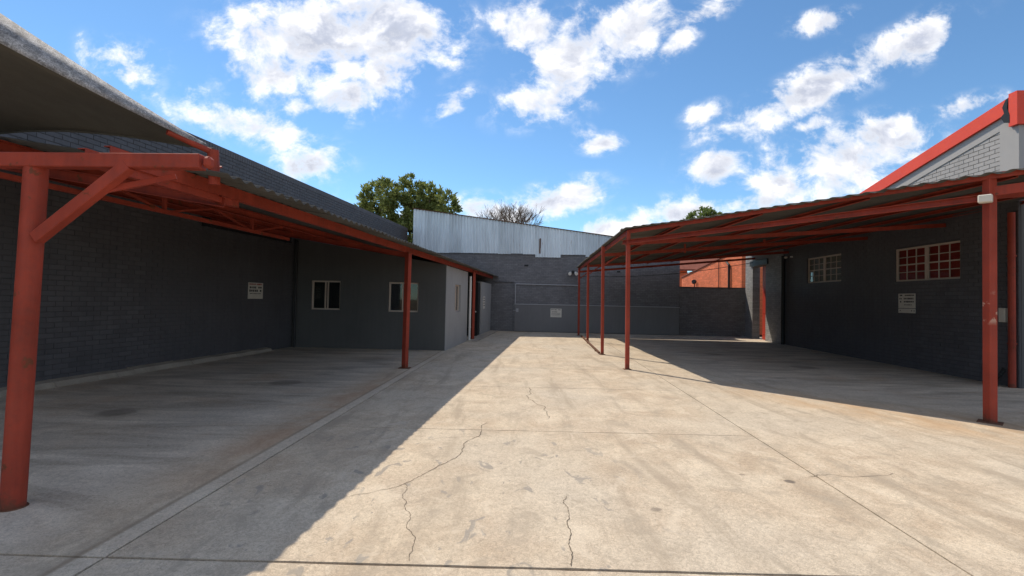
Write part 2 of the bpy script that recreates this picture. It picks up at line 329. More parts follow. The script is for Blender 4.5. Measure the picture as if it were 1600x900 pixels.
# ------------------------------------------------------------------ mesh helpers
class MB:
    def __init__(s): s.v = []; s.f = []
    def quadbox(s, c8):
        o = len(s.v); s.v += [tuple(p) for p in c8]
        s.f += [tuple(o+i for i in q) for q in ((0,3,2,1),(4,5,6,7),(0,1,5,4),(1,2,6,5),(2,3,7,6),(3,0,4,7))]; return s
    def box(s, a, b):
        (x0,y0,z0),(x1,y1,z1) = a, b
        return s.quadbox([(x0,y0,z0),(x1,y0,z0),(x1,y1,z0),(x0,y1,z0),(x0,y0,z1),(x1,y0,z1),(x1,y1,z1),(x0,y1,z1)])
    def bar(s, p, q, w, h, up=(0,0,1)):
        p, q = Vector(p), Vector(q); d = (q-p).normalized(); r = d.cross(Vector(up))
        if r.length < 1e-4: r = d.cross(Vector((0,1,0)))
        r.normalize(); u = r.cross(d).normalized(); r = r*w/2; u = u*h/2
        return s.quadbox([p-r-u, p+r-u, q+r-u, q-r-u, p-r+u, p+r+u, q+r+u, q-r+u])
    def chan(s, p, q, w, h, t=.008, side=1):
        """cold-rolled C channel, web on one side, open on the other"""
        p, q = Vector(p), Vector(q); d = (q-p).normalized(); r = d.cross(Vector((0,0,1))).normalized(); u = r.cross(d)
        s.bar(p+r*side*(w/2-t/2), q+r*side*(w/2-t/2), t, h)
        for sg in (1, -1):
            s.bar(p+u*sg*(h/2-t/2)-r*side*t*.51, q+u*sg*(h/2-t/2)-r*side*t*.51, w-t*1.02, t)
        return s
    def tube(s, p, q, r0, r1=None, n=10, caps=True):
        p, q = Vector(p), Vector(q); r1 = r0 if r1 is None else r1; d = (q-p).normalized()
        a = d.orthogonal().normalized(); b = d.cross(a); o = len(s.v)
        for c, r in ((p, r0), (q, r1)):
            for i in range(n):
                t = 2*math.pi*i/n; s.v.append(tuple(c+a*r*math.cos(t)+b*r*math.sin(t)))
        for i in range(n): s.f.append((o+i, o+(i+1)%n, o+n+(i+1)%n, o+n+i))
        if caps: s.f.append(tuple(o+i for i in reversed(range(n)))); s.f.append(tuple(o+n+i for i in range(n)))
        return s
    def poly(s, pts): o = len(s.v); s.v += [tuple(p) for p in pts]; s.f.append(tuple(range(o, o+len(pts)))); return s
    def prism(s, front, vec):
        """front: ccw polygon seen from outside; vec: extrusion (away)"""
        o = len(s.v); n = len(front); vec = Vector(vec)
        s.v += [tuple(p) for p in front]+[tuple(Vector(p)+vec) for p in front]
        s.f.append(tuple(range(o, o+n))); s.f.append(tuple(o+n+i for i in reversed(range(n))))
        for i in range(n): s.f.append((o+(i+1)%n, o+i, o+n+i, o+n+(i+1)%n))
        return s
    def build(s, name, mat, parent=None, bevel=0, smooth=False, **tags):
        me = bpy.data.meshes.new(name); me.from_pydata(s.v, [], s.f)
        if bevel:
            bm = bmesh.new(); bm.from_mesh(me)
            bmesh.ops.remove_doubles(bm, verts=bm.verts, dist=1e-5)
            bmesh.ops.bevel(bm, geom=list(bm.edges), offset=bevel, segments=1, affect='EDGES', clamp_overlap=True)
            bm.to_mesh(me); bm.free()
        me.update()
        if smooth: me.polygons.foreach_set('use_smooth', [True]*len(me.polygons))
        return link(name, me, mat, parent, **tags)
def link(name, me, mat, parent=None, **tags):
    if mat and not me.materials: me.materials.append(mat if not isinstance(mat, str) else M[mat])
    o = bpy.data.objects.new(name, me); C.objects.link(o)
    if parent: o.parent = parent; o.matrix_parent_inverse = Matrix.Translation(-parent.matrix_basis.translation)
    for k, v in tags.items(): o[k] = v
    return o
def thing(name, label, cat, loc=(0,0,0), group=None):
    o = bpy.data.objects.new(name, None); C.objects.link(o); o.location = loc; o.empty_display_size = .2
    o['label'] = label; o['category'] = cat
    if group: o['group'] = group
    return o
def bld(mb, name, mat, parent=None, **k): return mb.build(name, M[mat], parent, **k)

class Frame:
    """vertical wall plane: s along the wall, n outward, z up"""
    def __init__(s, o, d, n): s.o = Vector((*o, 0)); s.d = Vector((*d, 0)).normalized(); s.n = Vector((*n, 0)).normalized()
    def __call__(s, a, n, z): return s.o + s.d*a + s.n*n + Vector((0, 0, z))
    def box(s, mb, s0, s1, n0, n1, z0, z1):
        if s.d.cross(s.n).z < 0: n0, n1 = n1, n0
        return mb.quadbox([s(s0,n0,z0), s(s1,n0,z0), s(s1,n1,z0), s(s0,n1,z0), s(s0,n0,z1), s(s1,n0,z1), s(s1,n1,z1), s(s0,n1,z1)])
def core(fr, mb, s0, s1, z0, z1, holes, n0, n1):
    """wall body with rectangular openings"""
    ss = sorted({s0, s1, *[h[0] for h in holes], *[h[1] for h in holes]}); 
    for a, b in zip(ss, ss[1:]):
        cuts = sorted([(h[2], h[3]) for h in holes if h[0] <= a+1e-6 and h[1] >= b-1e-6]); z = z0
        for c0, c1 in cuts:
            if c0 > z+1e-4: fr.box(mb, a, b, n0, n1, z, c0)
            z = c1
        if z1 > z: fr.box(mb, a, b, n0, n1, z, z1)
def courses(s0, s1, z0, z1, L, H, holes=()):
    """running bond: yields (s, z, length)"""
    r = 0; z = z0
    while z+H <= z1+1e-6:
        iv = [(s0, s1)]
        for h in holes:
            if min(z+H, h[3])-max(z, h[2]) > H*.35:
                iv = [p for a, b in iv for p in ((a, min(b, h[0])), (max(a, h[1]), b)) if p[1]-p[0] > .03]
        for a, b in iv:
            k = math.floor((a-s0)/L)-1; x = s0+k*L+(L/2 if r % 2 else 0)
            while x < b:
                p, q = max(x, a), min(x+L, b)
                if q-p > .05: yield p, z, q-p
                x += L
        r += 1; z += H
def brick_geo(L, H, D=.03, j=.010, c=.003):
    """one brick face block: x along wall, y outwards, z up; origin at lower left of its cell"""
    x0, x1, z0, z1 = j/2, L-j/2, j/2, H-j/2
    v = [(x0,-.012,z0),(x1,-.012,z0),(x1,-.012,z1),(x0,-.012,z1), (x0,D-c,z0),(x1,D-c,z0),(x1,D-c,z1),(x0,D-c,z1), (x0+c,D,z0+c),(x1-c,D,z0+c),(x1-c,D,z1-c),(x0+c,D,z1-c)]
    f = []
    for k in (0, 4):
        for i in range(4): f.append((k+i, k+4+i, k+4+(i+1)%4, k+(i+1)%4))
    f.append((11, 10, 9, 8))
    return v, f
def proj(p):
    q = cam.matrix_world.inverted() @ Vector(p)
    return (800+750*q.x/-q.z, 450-750*q.y/-q.z) if q.z < -.1 else (-9999, -9999)
def lay_bricks(fr, parent, cells, H, D, mat, visible, budget=300, j=.010):
    """cells (s,z,len): the ones that show largest become parts, the rest one joined part"""
    scored = []
    for (s, z, l) in cells:
        a, b, c = proj(fr(s, 0, z)), proj(fr(s+l, 0, z)), proj(fr(s, 0, z+H))
        mid = ((a[0]+b[0])/2, (a[1]+c[1])/2); ar = abs(b[0]-a[0])*abs(c[1]-a[1])
        on = -5 < mid[0] < 1605 and 0 < mid[1] < 900 and visible(*mid)
        scored.append((ar if on else -1, s, z, l))
    scored.sort(reverse=True)
    rest = MB(); shared = {}; n = 0
    flip = fr.d.cross(fr.n).z < 0
    for ar, s, z, l in scored:
        v, f = brick_geo(l, H, D*random.uniform(.95, 1.05), j)
        if flip: f = [tuple(reversed(q)) for q in f]
        if n < budget and ar > 0:
            key = round(l, 3)
            if key not in shared:
                me = bpy.data.meshes.new('brick'); me.from_pydata([tuple(fr.d*p[0]+fr.n*p[1]+Vector((0,0,p[2]))) for p in v], [], f); me.update(); shared[key] = me
            o = link('brick', shared[key], M[mat], parent); o.location = fr(s, random.uniform(-.002, .002), z); n += 1
        else:
            off = len(rest.v); base = fr(s, 0, z)
            rest.v += [tuple(base+fr.d*p[0]+fr.n*p[1]+Vector((0,0,p[2]))) for p in v]; rest.f += [tuple(off+i for i in q) for q in f]
    if rest.v: bld(rest, 'brickwork', mat, parent, kind='stuff')

def window(parent, fr, s0, s1, z0, z1, n, style, back, glassy=True):
    """steel casement set back in its opening; frame is the part, bars and panes its sub-parts"""
    t = .045
    w = MB()
    fr.box(w, s0, s1, n-.03, n+.03, z0, z0+t); fr.box(w, s0, s1, n-.03, n+.03, z1-t, z1)
    fr.box(w, s0, s0+t, n-.03, n+.03, z0+t+.0005, z1-t-.0005); fr.box(w, s1-t, s1, n-.03, n+.03, z0+t+.0005, z1-t-.0005)
    wo = bld(w, 'window', 'beige', parent)
    sm = (s0+s1)/2
    if style == 'grid':
        bld(fr.box(MB(), sm-.045, sm+.045, n-.032, n+.032, z0+t, z1-t), 'mullion', 'beige', wo)
        for a, b in ((s0+t, sm-.045), (sm+.045, s1-t)):
            cols, rows = 3, 4
            for i in range(1, cols):
                x = a+(b-a)*i/cols; bld(fr.box(MB(), x-.009, x+.009, n-.012, n+.014, z0+t, z1-t), 'glazing_bar', 'beige', wo)
            for i in range(1, rows):
                z = z0+t+(z1-z0-2*t)*i/rows; th = .016 if i == 2 else .009
                bld(fr.box(MB(), a, b, n-.014, n+.016, z-th, z+th), 'glazing_bar', 'beige', wo)
            for i in range(cols):
                for k in range(rows):
                    xa, xb = a+(b-a)*i/cols, a+(b-a)*(i+1)/cols; h = (z1-z0-2*t)/rows
                    bld(fr.box(MB(), xa+.01, xb-.01, n-.005, n-.001, z0+t+h*k+.01, z0+t+h*(k+1)-.01), 'pane', 'glass', wo)
    else:
        bld(fr.box(MB(), sm-.055, sm-.025, n-.022, n+.035, z0+t, z1-t), 'mullion', 'beige', wo)
        bld(fr.box(MB(), sm+.025, sm+.055, n-.028, n+.028, z0+t, z1-t), 'mullion', 'beige', wo)
        bld(fr.box(MB(), s0+t, sm-.055, n-.005, n-.001, z0+t, z1-t), 'pane', 'glass', wo)
        bld(fr.box(MB(), sm+.055, s1-t, n-.005, n-.001, z0+t, z1-t), 'pane', 'glass', wo)
    bld(fr.box(MB(), s0-.05, s1+.05, n-.09, n-.06, z0-.02, z1+.02), 'room_wall' if back == 'curtain' else 'window_back', back, wo)  # annex: dark board added behind panes to block light and stand for shade
    return wo
def notice(fr, s0, s1, z0, z1, n, label, rows, group=None, strip=False):
    c = fr((s0+s1)/2, n, z0)
    t = thing('notice_sign', label, 'sign', c, group)
    bld(fr.box(MB(), s0, s1, n, n+.012, z0+(.13 if strip else 0), z1), 'board', 'signface', t)
    if strip: bld(fr.box(MB(), s0, s1, n, n+.012, z0, z0+.115), 'lower_board', 'signface', t)
    mk = MB(); mr = MB(); H = z1-z0; W = s1-s0
    for (f, h, words, ink) in rows:
        z = z1-f*H; tgt = mr if ink == 'r' else mk
        for (a, b, k) in words:
            step = (b-a)*W/k
            for i in range(k):
                x = s0+a*W+i*step; hh = h*H*random.uniform(.75, 1)
                fr.box(tgt, x, x+step*random.uniform(.55, .82), n+.0125, n+.0155, z-hh/2, z+hh/2)
    if mk.v: bld(mk, 'lettering', 'ink', t)
    if mr.v: bld(mr, 'lettering', 'inkred', t)
    return t

# ------------------------------------------------------------------ ground
ground = bld(MB().poly([(-350,-350,-.06),(350,-350,-.06),(350,350,-.06),(-350,350,-.06)]), 'ground', 'soil', kind='structure')
bed = bld(MB().poly([(-9.6,-9,-.03),(12.2,-9,-.03),(12.2,25.2,-.03),(-9.6,25.2,-.03)]), 'yard', 'joint', kind='structure')
def lj(y): return -2.42+.042*(y-2.9)
def rj(y): return 2.79+.058*(y-2.9)
def wl(y): return -6.8+.13*(y-14.9)      # left wall face
def wr(y): return 10.351+.0757*(y-9.78)  # right wall face
def slab(cx):
    """cx: four corners ccw, edges broken into slightly chipped runs"""
    pts = []
    for i in range(4):
        a, b = Vector(cx[i]), Vector(cx[(i+1)%4]); n = max(2, int((b-a).length/.14)); nr = Vector((-(b-a).y, (b-a).x)).normalized()
        for k in range(n):
            p = a.lerp(b, k/n)
            if 0 < k: p = p+nr*abs(random.gauss(0, .0022))
            pts.append((p.x, p.y, 0.))
    return bld(MB().prism(pts, (0, 0, -.028)), 'concrete_slab', 'concrete', bed)
g1 = .009
ys = [-9, -3.1, -.05, 2.93, 5.93, 8.85, 11.3, 14.4, 17.4, 20.4, 25.1]
for a, b in zip(ys, ys[1:]):
    ga = .011 if a in (2.93,) else .005; gb = .011 if b in (2.93,) else .005
    slab([(lj(a)+.009, a+ga-.02*0), (rj(a)-g1, a+ga-.06), (rj(b)-g1, b-gb-.06), (lj(b)+.009, b-gb)])
yl = [-9, -3, 3.0, 5.98, 12., 18.2, 25.1]
for a, b in zip(yl, yl[1:]):
    e = .009 if a == 3. else .004; e2 = .009 if b == 3. else .004
    ka = .0 if a < -5 else -.075; kb = 0. if b > 25 else -.075
    slab([(-9.5, a+e-ka), (lj(a)-.009, a+e+ka), (lj(b)-.009, b-e2+kb), (-9.5, b-e2-kb)])
yr = [-9, -2, 9.6, 25.1]
for a, b in zip(yr, yr[1:]):
    slab([(rj(a)+g1, a+.003), (12.1, a+.003), (12.1, b-.003), (rj(b)+g1, b-.003)])
def crack(pts, w0, w1):
    fine = [Vector(p) for p in pts]
    for _ in range(3):
        nf = [fine[0]]
        for a, b in zip(fine, fine[1:]):
            d = (b-a); nr = Vector((-d.y, d.x)); nf += [(a+b)/2+nr*random.uniform(-.13, .13), b]
        fine = nf
    mb = MB(); n = len(fine); L = []; R = []
    for i, p in enumerate(fine):
        d = (fine[min(i+1, n-1)]-fine[max(i-1, 0)]).normalized(); nr = Vector((-d.y, d.x))
        w = (w0+(w1-w0)*i/n)*random.uniform(.45, 1.3)/2
        if i in (0, n-1): w = .0006
        L.append(p+nr*w); R.append(p-nr*w)
    for i in range(n-1): mb.poly([(*R[i], .003), (*R[i+1], .003), (*L[i+1], .003), (*L[i], .003)])
    bld(mb, 'crack', 'crack', bed)
crack([(-.281,6.269),(-.352,5.623),(-.496,5.137),(-.53,4.847),(-.643,4.654),(-.776,4.377),(-.889,4.16),(-1.03,4.028),(-1.27,3.874)], .009, .004)
crack([(-.889,4.16),(-.843,4.051),(-.856,3.919),(-.804,3.823),(-.735,3.621),(-.707,3.467),(-.664,3.327),(-.602,3.174),(-.596,3.063),(-.591,2.951)], .005, .004)
crack([(.48,3.972),(.454,3.788),(.461,3.642),(.427,3.467),(.429,3.3),(.408,3.156),(.408,3.025),(.39,2.93)], .004, .008)
crack([(.353,8.80),(.355,8.297),(.314,7.764),(.393,7.485),(.534,7.232),(.524,6.827),(.489,6.463)], .010, .006)
crack([(2.787,4.507),(3.067,4.588),(3.697,4.656),(3.708,4.54)], .006, .004)
crack([(-.35,5.62),(-.9,5.45),(-1.3,5.5),(-1.7,5.35)], .004, .002)
# haunch along the foot of the left wall
FL = Frame((wl(0), 0), (.13, 1), (1, -.13))
k = MB()
for i in range(44):
    a, b = i*.36-2, i*.36+.354-2
    if b > 15.0: break
    h = .11+random.uniform(-.012, .012); w = .2+random.uniform(-.02, .02)
    k.quadbox([FL(a,.0,0), FL(b,.0,0), FL(b,w,0), FL(a,w,0), FL(a,.0,h), FL(b,.0,h), FL(b,w*.7,h*.75), FL(a,w*.7,h*.75)])
bld(k, 'kerb', 'kerb', kind='structure')

# ------------------------------------------------------------------ left boundary wall (tall painted brick)
lw = thing('boundary_wall', 'tall charcoal painted brick wall rising behind the left carport roof', 'wall', FL(10, -.1, 0))
cm = MB(); FL.box(cm, -1.5, 25.2, -.36, -.010, 0, 5.2)
bld(cm, 'wall_core', 'mortar', lw)
def vis_left(x, y):
    low = y > 266+.25*x and x > 62 and x < 455
    up = y < (208+.254*x if x < 134 else 242+.095*(x-134) if x < 345 else 262+.4*(x-345)) and y > (200+.11*x if x < 322 else 0)
    return low or up
lay_bricks(FL, lw, list(courses(-1.4, 25.1, 0, 5.05, .262, .0885)), .0885, .0, 'char', vis_left) if False else None
FLb = Frame(FL(0, -.03, 0)[:2], (.13, 1), (1, -.13))
lay_bricks(FLb, lw, list(courses(-1.4, 25.15, 0, 5.05, .262, .0885)), .0885, .03, 'char', vis_left)
cp = MB()
x = -1.4
while x < 25.1:      # rowlock course on top
    v, f = brick_geo(.0885, .17, .034); o = len(cp.v); b0 = FLb(x, 0, 5.045)
    f = [tuple(reversed(q)) for q in f]
    cp.v += [tuple(b0+FLb.d*p[0]+FLb.n*p[1]+Vector((0,0,p[2]))) for p in v]; cp.f += [tuple(o+i for i in q) for q in f]; x += .0885
bld(cp, 'rowlock_course', 'char', lw, kind='stuff')

# ------------------------------------------------------------------ left carport
def ev(y): return -2.39+.11*(y-10.92)          # eave purlin line
def zl(d): return 2.745+.16*d                  # underside of the sheets, d metres in from the eave
UL = Vector((.11, 1, 0)).normalized(); NL = Vector((-1, .11, 0)).normalized()
def PL(y, d, z): return Vector((ev(y), y, 0))+NL*d+Vector((0, 0, z))
lc = thing('carport', 'red steel carport with wavy grey sheet roof along the tall charcoal wall', 'carport', (-3.63, 3.56, 0))
def big_six(mb, P, y0, y1, d0, d1, zf, pitch=.177, amp=.018, nd=4, th=.007, lift=0.):
    n = max(4, int(round((y1-y0)/pitch*8)));  o = len(mb.v)
    for side in (0, 1):
        for i in range(n+1):
            y = y0+(y1-y0)*i/n; wv = amp*(1+math.cos(2*math.pi*y/pitch))
            for kk in range(nd+1):
                da = d0(y) if callable(d0) else d0; d = da+(d1-da)*kk/nd
                mb.v.append(tuple(P(y, d, zf(d, y)+wv+lift+(th if side else 0))))
    st = nd+1; N = (n+1)*st
    for i in range(n):
        for kk in range(nd):
            a = o+i*st+kk; mb.f.append((a, a+1, a+st+1, a+st)); a += N; mb.f.append((a, a+st, a+st+1, a+1))
    for i in range(n):
        for kk in (0, nd):
            a = o+i*st+kk; q = (a, a+st, a+st+N, a+N); mb.f.append(q if kk == 0 else tuple(reversed(q)))
    for kk in range(nd):
        for i in (0, n):
            a = o+i*st+kk; q = (a+1, a, a+N, a+1+N); mb.f.append(q if i == 0 else tuple(reversed(q)))
    return mb
y = 4.44; i = 0
while y < 24.0:
    y1 = min(y+1.003, 24.25)
    dw = 5.25 if y < 14 else 5.0
    big_six(MB(), PL, y, y1+.03, (lambda yy, q=random.uniform(-.005, .005): -.36-.012*(14-yy)+q), dw*.96-.12, lambda d, yy: zl(d), lift=(i % 2)*.008).build('roof_sheet', M['cement'], lc, smooth=True)
    y += 1.003; i += 1
for d in (.03, 1.9, 3.2, 4.6):
    z = zl(d)-.065; ys0 = {.03: 3.75, 1.9: 4.2, 3.2: 4.25}.get(d, 4.5)
    y1 = 23.9 if d < .1 else 14.7
    bld(MB().chan(PL(ys0, d, z), PL(y1, d, z), .06, .125, side=-1 if d > .1 else 1), 'purlin', 'red', lc)
# splice channel under the eave purlin
bld(MB().chan(PL(3.58, .06, 2.615), PL(5.28, .06, 2.615), .07, .12, side=1), 'splice_channel', 'red', lc)
# front beam on the big round pole, with braces
bA, bB = Vector((-8.55, 3.75, 2.565)), Vector((-2.26, 3.46, 2.55))
bld(MB().bar(bA, bB, .09, .105), 'beam', 'red', lc, bevel=.006)
bld(MB().poly([(0,0,0)]) if False else MB().bar(bB+Vector((.012,0,0)), bB+Vector((.07,0,-.004)), .075, .085), 'beam_end', 'red', lc, bevel=.02)
pole_b, pole_t = Vector((-3.64, 3.57, 0)), Vector((-3.555, 3.55, 2.515))
bld(MB().tube(pole_b, pole_t, .073, .071, 28), 'pole', 'red', lc, smooth=False)
bld(MB().tube(pole_b+Vector((0,0,-.004)), pole_b+Vector((0,0,.006)), .092, .085, 18), 'base_ring', 'rust', lc)
bld(MB().bar((-3.50, 3.52, 1.98), (-2.80, 3.47, 2.52), .07, .085), 'brace', 'red', lc, bevel=.004)
bld(MB().bar((-3.02, 3.50, 2.335), (-2.62, 3.70, 2.50), .035, .04), 'brace', 'red', lc)
# lattice girder under the sheets
d0 = 1.9
gt, gb_ = zl(d0)-.125, zl(d0)-.34
bld(MB().bar(PL(4.3, d0, gb_), PL(9.3, d0, gb_), .05, .055), 'girder_chord', 'red', lc)
yy = 5.42
while yy < 8:
    bld(MB().bar(PL(yy+.92, d0, gb_), PL(yy+.92, d0, gt), .04, .045, up=(0,1,0)), 'girder_web', 'red', lc)
    bld(MB().bar(PL(yy, d0, gt), PL(yy+.9, d0, gb_), .03, .03), 'girder_web', 'red', lc)
    bld(MB().bar(PL(yy+.94, d0, gb_), PL(yy+1.84, d0, gt), .03, .03), 'girder_web', 'red', lc)
    yy += 1.84
# rafters across to the wall
for yr_ in (5.0, 10.92):
    zc = zl(0)-.19
    bld(MB().chan(PL(yr_, .0, zl(0)-.185), PL(yr_, 4.95, zl(4.95)-.185), .06, .11), 'rafter', 'red', lc)
# eave post
pw = MB().bar((-2.395, 10.92, .0), (-2.37, 10.90, 2.62), .12, .1, up=(.55, .83, 0))
bld(pw, 'post', 'red', lc, bevel=.006)
bld(MB().box((-2.52, 10.80, 0), (-2.27, 11.04, .008)), 'base_plate', 'rust', lc)
bld(MB().bar((-1.50, 18.72, 0), (-1.49, 18.70, 2.66), .11, .1), 'post', 'red', lc, bevel=.005)

# dark lattice bracket on the wall under the carport roof
br = thing('lattice_bracket', 'dark steel lattice frame fixed to the wall under the left carport roof', 'bracket', FL(12, .05, 3.0))
A0, A1 = 11.3, 14.6
bld(MB().bar(FL(A0,.16,3.18), FL(A1,.16,3.18), .04, .045), 'chord', 'darksteel', br)
bld(MB().bar(FL(A0,.16,3.42), FL(A1,.16,3.42), .04, .045), 'chord', 'darksteel', br)
for a, b in ((11.3,12.1),(12.9,12.1),(12.9,13.7),(14.5,13.7)):
    bld(MB().bar(FL(a,.16,3.19 if a in (11.3,12.9,14.5) else 3.4), FL(b,.16,3.41), .03, .03), 'web', 'darksteel', br)
for a in (11.3, 12.9, 14.55): bld(MB().bar(FL(a,-.02,3.3), FL(a,.18,3.3), .035, .26), 'end_plate', 'darksteel', br)

# ------------------------------------------------------------------ shade sail over the carport mouth
ss_ = thing('shade_sail', 'dark stretched shade net with silver hem coloured as if sunlit above the big red pole', 'shade sail', (-2.9, 4.62, 2.8))
tip = Vector((-2.86, 4.52, 2.965))
nearE = Vector((-3.57, 3.3, 3.325)); farE = Vector((-6.35, 5.5, 3.34))
nearE = tip+(nearE-tip)*1.35
def sail(t, w):
    a = tip.lerp(nearE, t); b = tip.lerp(farE, t)
    a = a+Vector((0,0,-.02*math.sin(math.pi*min(t*1.1, 1)))); b = b+Vector((.0,-.12,.09))*math.sin(math.pi*t)
    p = a.lerp(b, w); return p+Vector((0,0,.10*math.sin(math.pi*w)*t))
mb = MB(); nt_, nw = 22, 12
for i in range(nt_+1):
    for j in range(nw+1): mb.v.append(tuple(sail(.012+.988*i/nt_, j/nw)))
for i in range(nt_):
    for j in range(nw): a = i*(nw+1)+j; mb.f.append((a, a+1, a+nw+2, a+nw+1))
so_ = bld(mb, 'net_cloth', 'net', ss_, smooth=True)
md = so_.modifiers.new('thick', 'SOLIDIFY'); md.thickness = .006
mb = MB()
for i in range(nt_+1):
    t = .03+.97*i/nt_; p = sail(t, 0); h = .012+.27*t
    back = Vector((-.35, .8, 0)).normalized()
    mb.v += [tuple(p+Vector((.0,-.012,-.012))), tuple(p+Vector((.0,-.012,.028))), tuple(p+back*h*.25+Vector((0,0,h*.55))), tuple(p+back*h*.7+Vector((0,0,h)))]
for i in range(nt_):
    for j in range(3): a = i*4+j; mb.f.append((a, a+1, a+5, a+4))
ho = bld(mb, 'hem_band', 'netedge', ss_, smooth=True)
md = ho.modifiers.new('thick', 'SOLIDIFY'); md.thickness = .006
mb = MB()
for i in range(8): mb.tube(sail(i/8*.2, .05)+Vector((0,0,-.03)), sail((i+1)/8*.2, .05)+Vector((0,0,-.03)), .028, None, 10)
bld(mb, 'edge_pipe', 'red', ss_)
mb = MB()
for i in range(nt_): mb.tube(sail(i/nt_, 1), sail((i+1)/nt_, 1), .016, None, 8)
bld(mb, 'hem_cord', 'net', ss_)
bld(MB().tube((-2.86, 4.56, 2.64), tip+Vector((0,0,-.005)), .05, .05, 14), 'stub_post', 'red', ss_)
bld(MB().tube((-2.86, 4.56, 2.80), (-2.86, 4.555, 2.812), .062, .06, 14), 'collar', 'red', ss_)

# ------------------------------------------------------------------ annex under the carport roof
ax = thing('annex_building', 'low charcoal plastered room under the left carport roof, two beige windows', 'building', (-4.4, 14.8, 0))
FA = Frame((-6.78, 14.9), (1, -.048), (-.048, -1))       # front face
LA = 4.762
hol = [(.56, 1.48, 1.17, 2.07), (2.99, 3.92, 1.15, 2.06)]
w = MB(); core(FA, w, 0, LA, 0, 2.56, hol, -.22, 0)
bld(w, 'front_wall', 'plaster', ax)
w = MB(); w.prism([FA(0,0,2.5605), FA(LA,0,2.5605), FA(LA,0,2.62), FA(0,0,3.37)], -FA.n*.22); bld(w, 'gable_wall', 'plaster', ax)
for h in hol: window(ax, FA, *h, -.10, 'pair', 'interior')
FS = Frame((-2.012, 14.66), (.1, 1), (1, -.1))           # yard face
hs_ = [(1.27, 2.2, 1.15, 2.06)]
w = MB(); core(FS, w, .225, 3.45, 0, 2.6, hs_, -.2, .0)
bld(w, 'side_wall', 'plaster2', ax)
bld(FS.box(MB(), .03, .224, -.2, -.0005, 0, 2.6), 'corner_pier', 'plaster2', ax)
window(ax, FS, *hs_[0], -.10, 'pair', 'interior')
bld(FS.box(MB(), 3.45, 6.5, -.75, -.6, 0, 2.6), 'recess_wall', 'black', ax)
dr = bld(FS.box(MB(), 5.9, 6.45, -.6, -.02, .02, 2.3), 'door', 'black', ax)
bld(MB().tube(FS(5.9,-.1,1.05)-FS.d*.06, FS(5.9,-.1,1.05), .03, .02, 10), 'door_knob', 'white', dr)
w = MB(); FS.box(w, 6.5, 9.5, -.15, .02, .0, 2.36); bld(w, 'end_panel', 'plaster2', ax)
bld(FS.box(MB(), 3.3, 9.5, -.02, .42, -.01, .035), 'threshold', 'kerb', ax)
dp = thing('drainpipe', 'white drainpipe beside the red post on the annex', 'pipe', FS(3.6, .06, .03))
bld(MB().tube(FS(3.62,.07,.03), FS(3.62,.07,2.45), .045, None, 12), 'pipe', 'white', dp)
for z in (.5, 1.9): bld(MB().tube(FS(3.62,.07,z), FS(3.62,.07,z+.03), .055, None, 12), 'clip', 'white', dp)
cp_ = thing('drainpipe', 'thin dark pipe in the corner between boundary wall and annex', 'pipe', FA(.12, .06, 0))
bld(MB().tube(FA(.1,.06,.0), FA(.1,.06,3.3), .035, None, 10), 'pipe', 'darksteel', cp_)
for z in (.7, 2.5): bld(MB().tube(FA(.1,.06,z), FA(.1,.06,z+.03), .043, None, 10), 'clip', 'darksteel', cp_)

# ------------------------------------------------------------------ back warehouse wall
FB = Frame((-5.2, 24.564), (1, -.07), (-.07, -1))
def bs(x): return (x+5.2)/FB.d.x
wh = thing('warehouse', 'charcoal brick warehouse end wall topped by weathered galvanised cladding', 'building', (2, 24.5, 0))
sE = bs(8.25)
w = MB(); core(FB, w, 0, sE, 0, 4.05, [(bs(-.95), bs(.08), -.01, 2.47)], -.3, 0)
bld(w, 'brick_wall', 'farbrick', wh)
bld(FB.box(MB(), bs(-.95), bs(.08), -.28, -.05, 0, 2.47), 'bricked_doorway', 'farbrick', wh)
bld(FB.box(MB(), bs(-1.0), bs(.13), -.04, .012, 2.47, 2.50), 'lintel', 'mortar', wh)
dd_ = FB.box(MB(), bs(.16), sE-.02, 0, .06, .03, 1.36)
dado = bld(dd_, 'steel_gate', 'gate', wh)
bld(FB.box(MB(), bs(.14), sE, .0, .085, 1.36, 1.395), 'gate_rail', 'trim', dado)
lk = MB(); FB.box(lk, bs(.23), bs(.35), .06, .085, .98, 1.16); bld(lk, 'lock', 'trim', dado)
bld(MB().tube(FB(bs(.26),.11,1.07), FB(bs(.08),.11,1.06), .014, None, 8), 'handle', 'trim', dado)
bld(MB().tube(FB(bs(.18),.04,1.40), FB(bs(.18),.04,2.39), .022, None, 8), 'conduit', 'trim', wh)
bld(MB().tube(FB(bs(.18),.04,2.39), FB(bs(3.4),.04,2.36), .022, None, 8), 'conduit', 'trim', wh)
bld(FB.box(MB(), bs(.60), bs(.80), -.02, .008, 3.28, 3.37), 'air_vent', 'black', wh)
bld(FB.box(MB(), bs(5.2), bs(5.36), -.02, .008, 3.05, 3.12), 'air_vent', 'black', wh)
def ctop(x): return 6.15-.1317*(x+5.12)
x = -5.12; i = 0; sw = .626
profile = []
for r in range(4):
    a = r*sw/4; profile += [(a, 0), (a+.05, 0), (a+.07, .042), (a+.12, .042), (a+.15, 0)]
profile.append((sw+.012, 0))
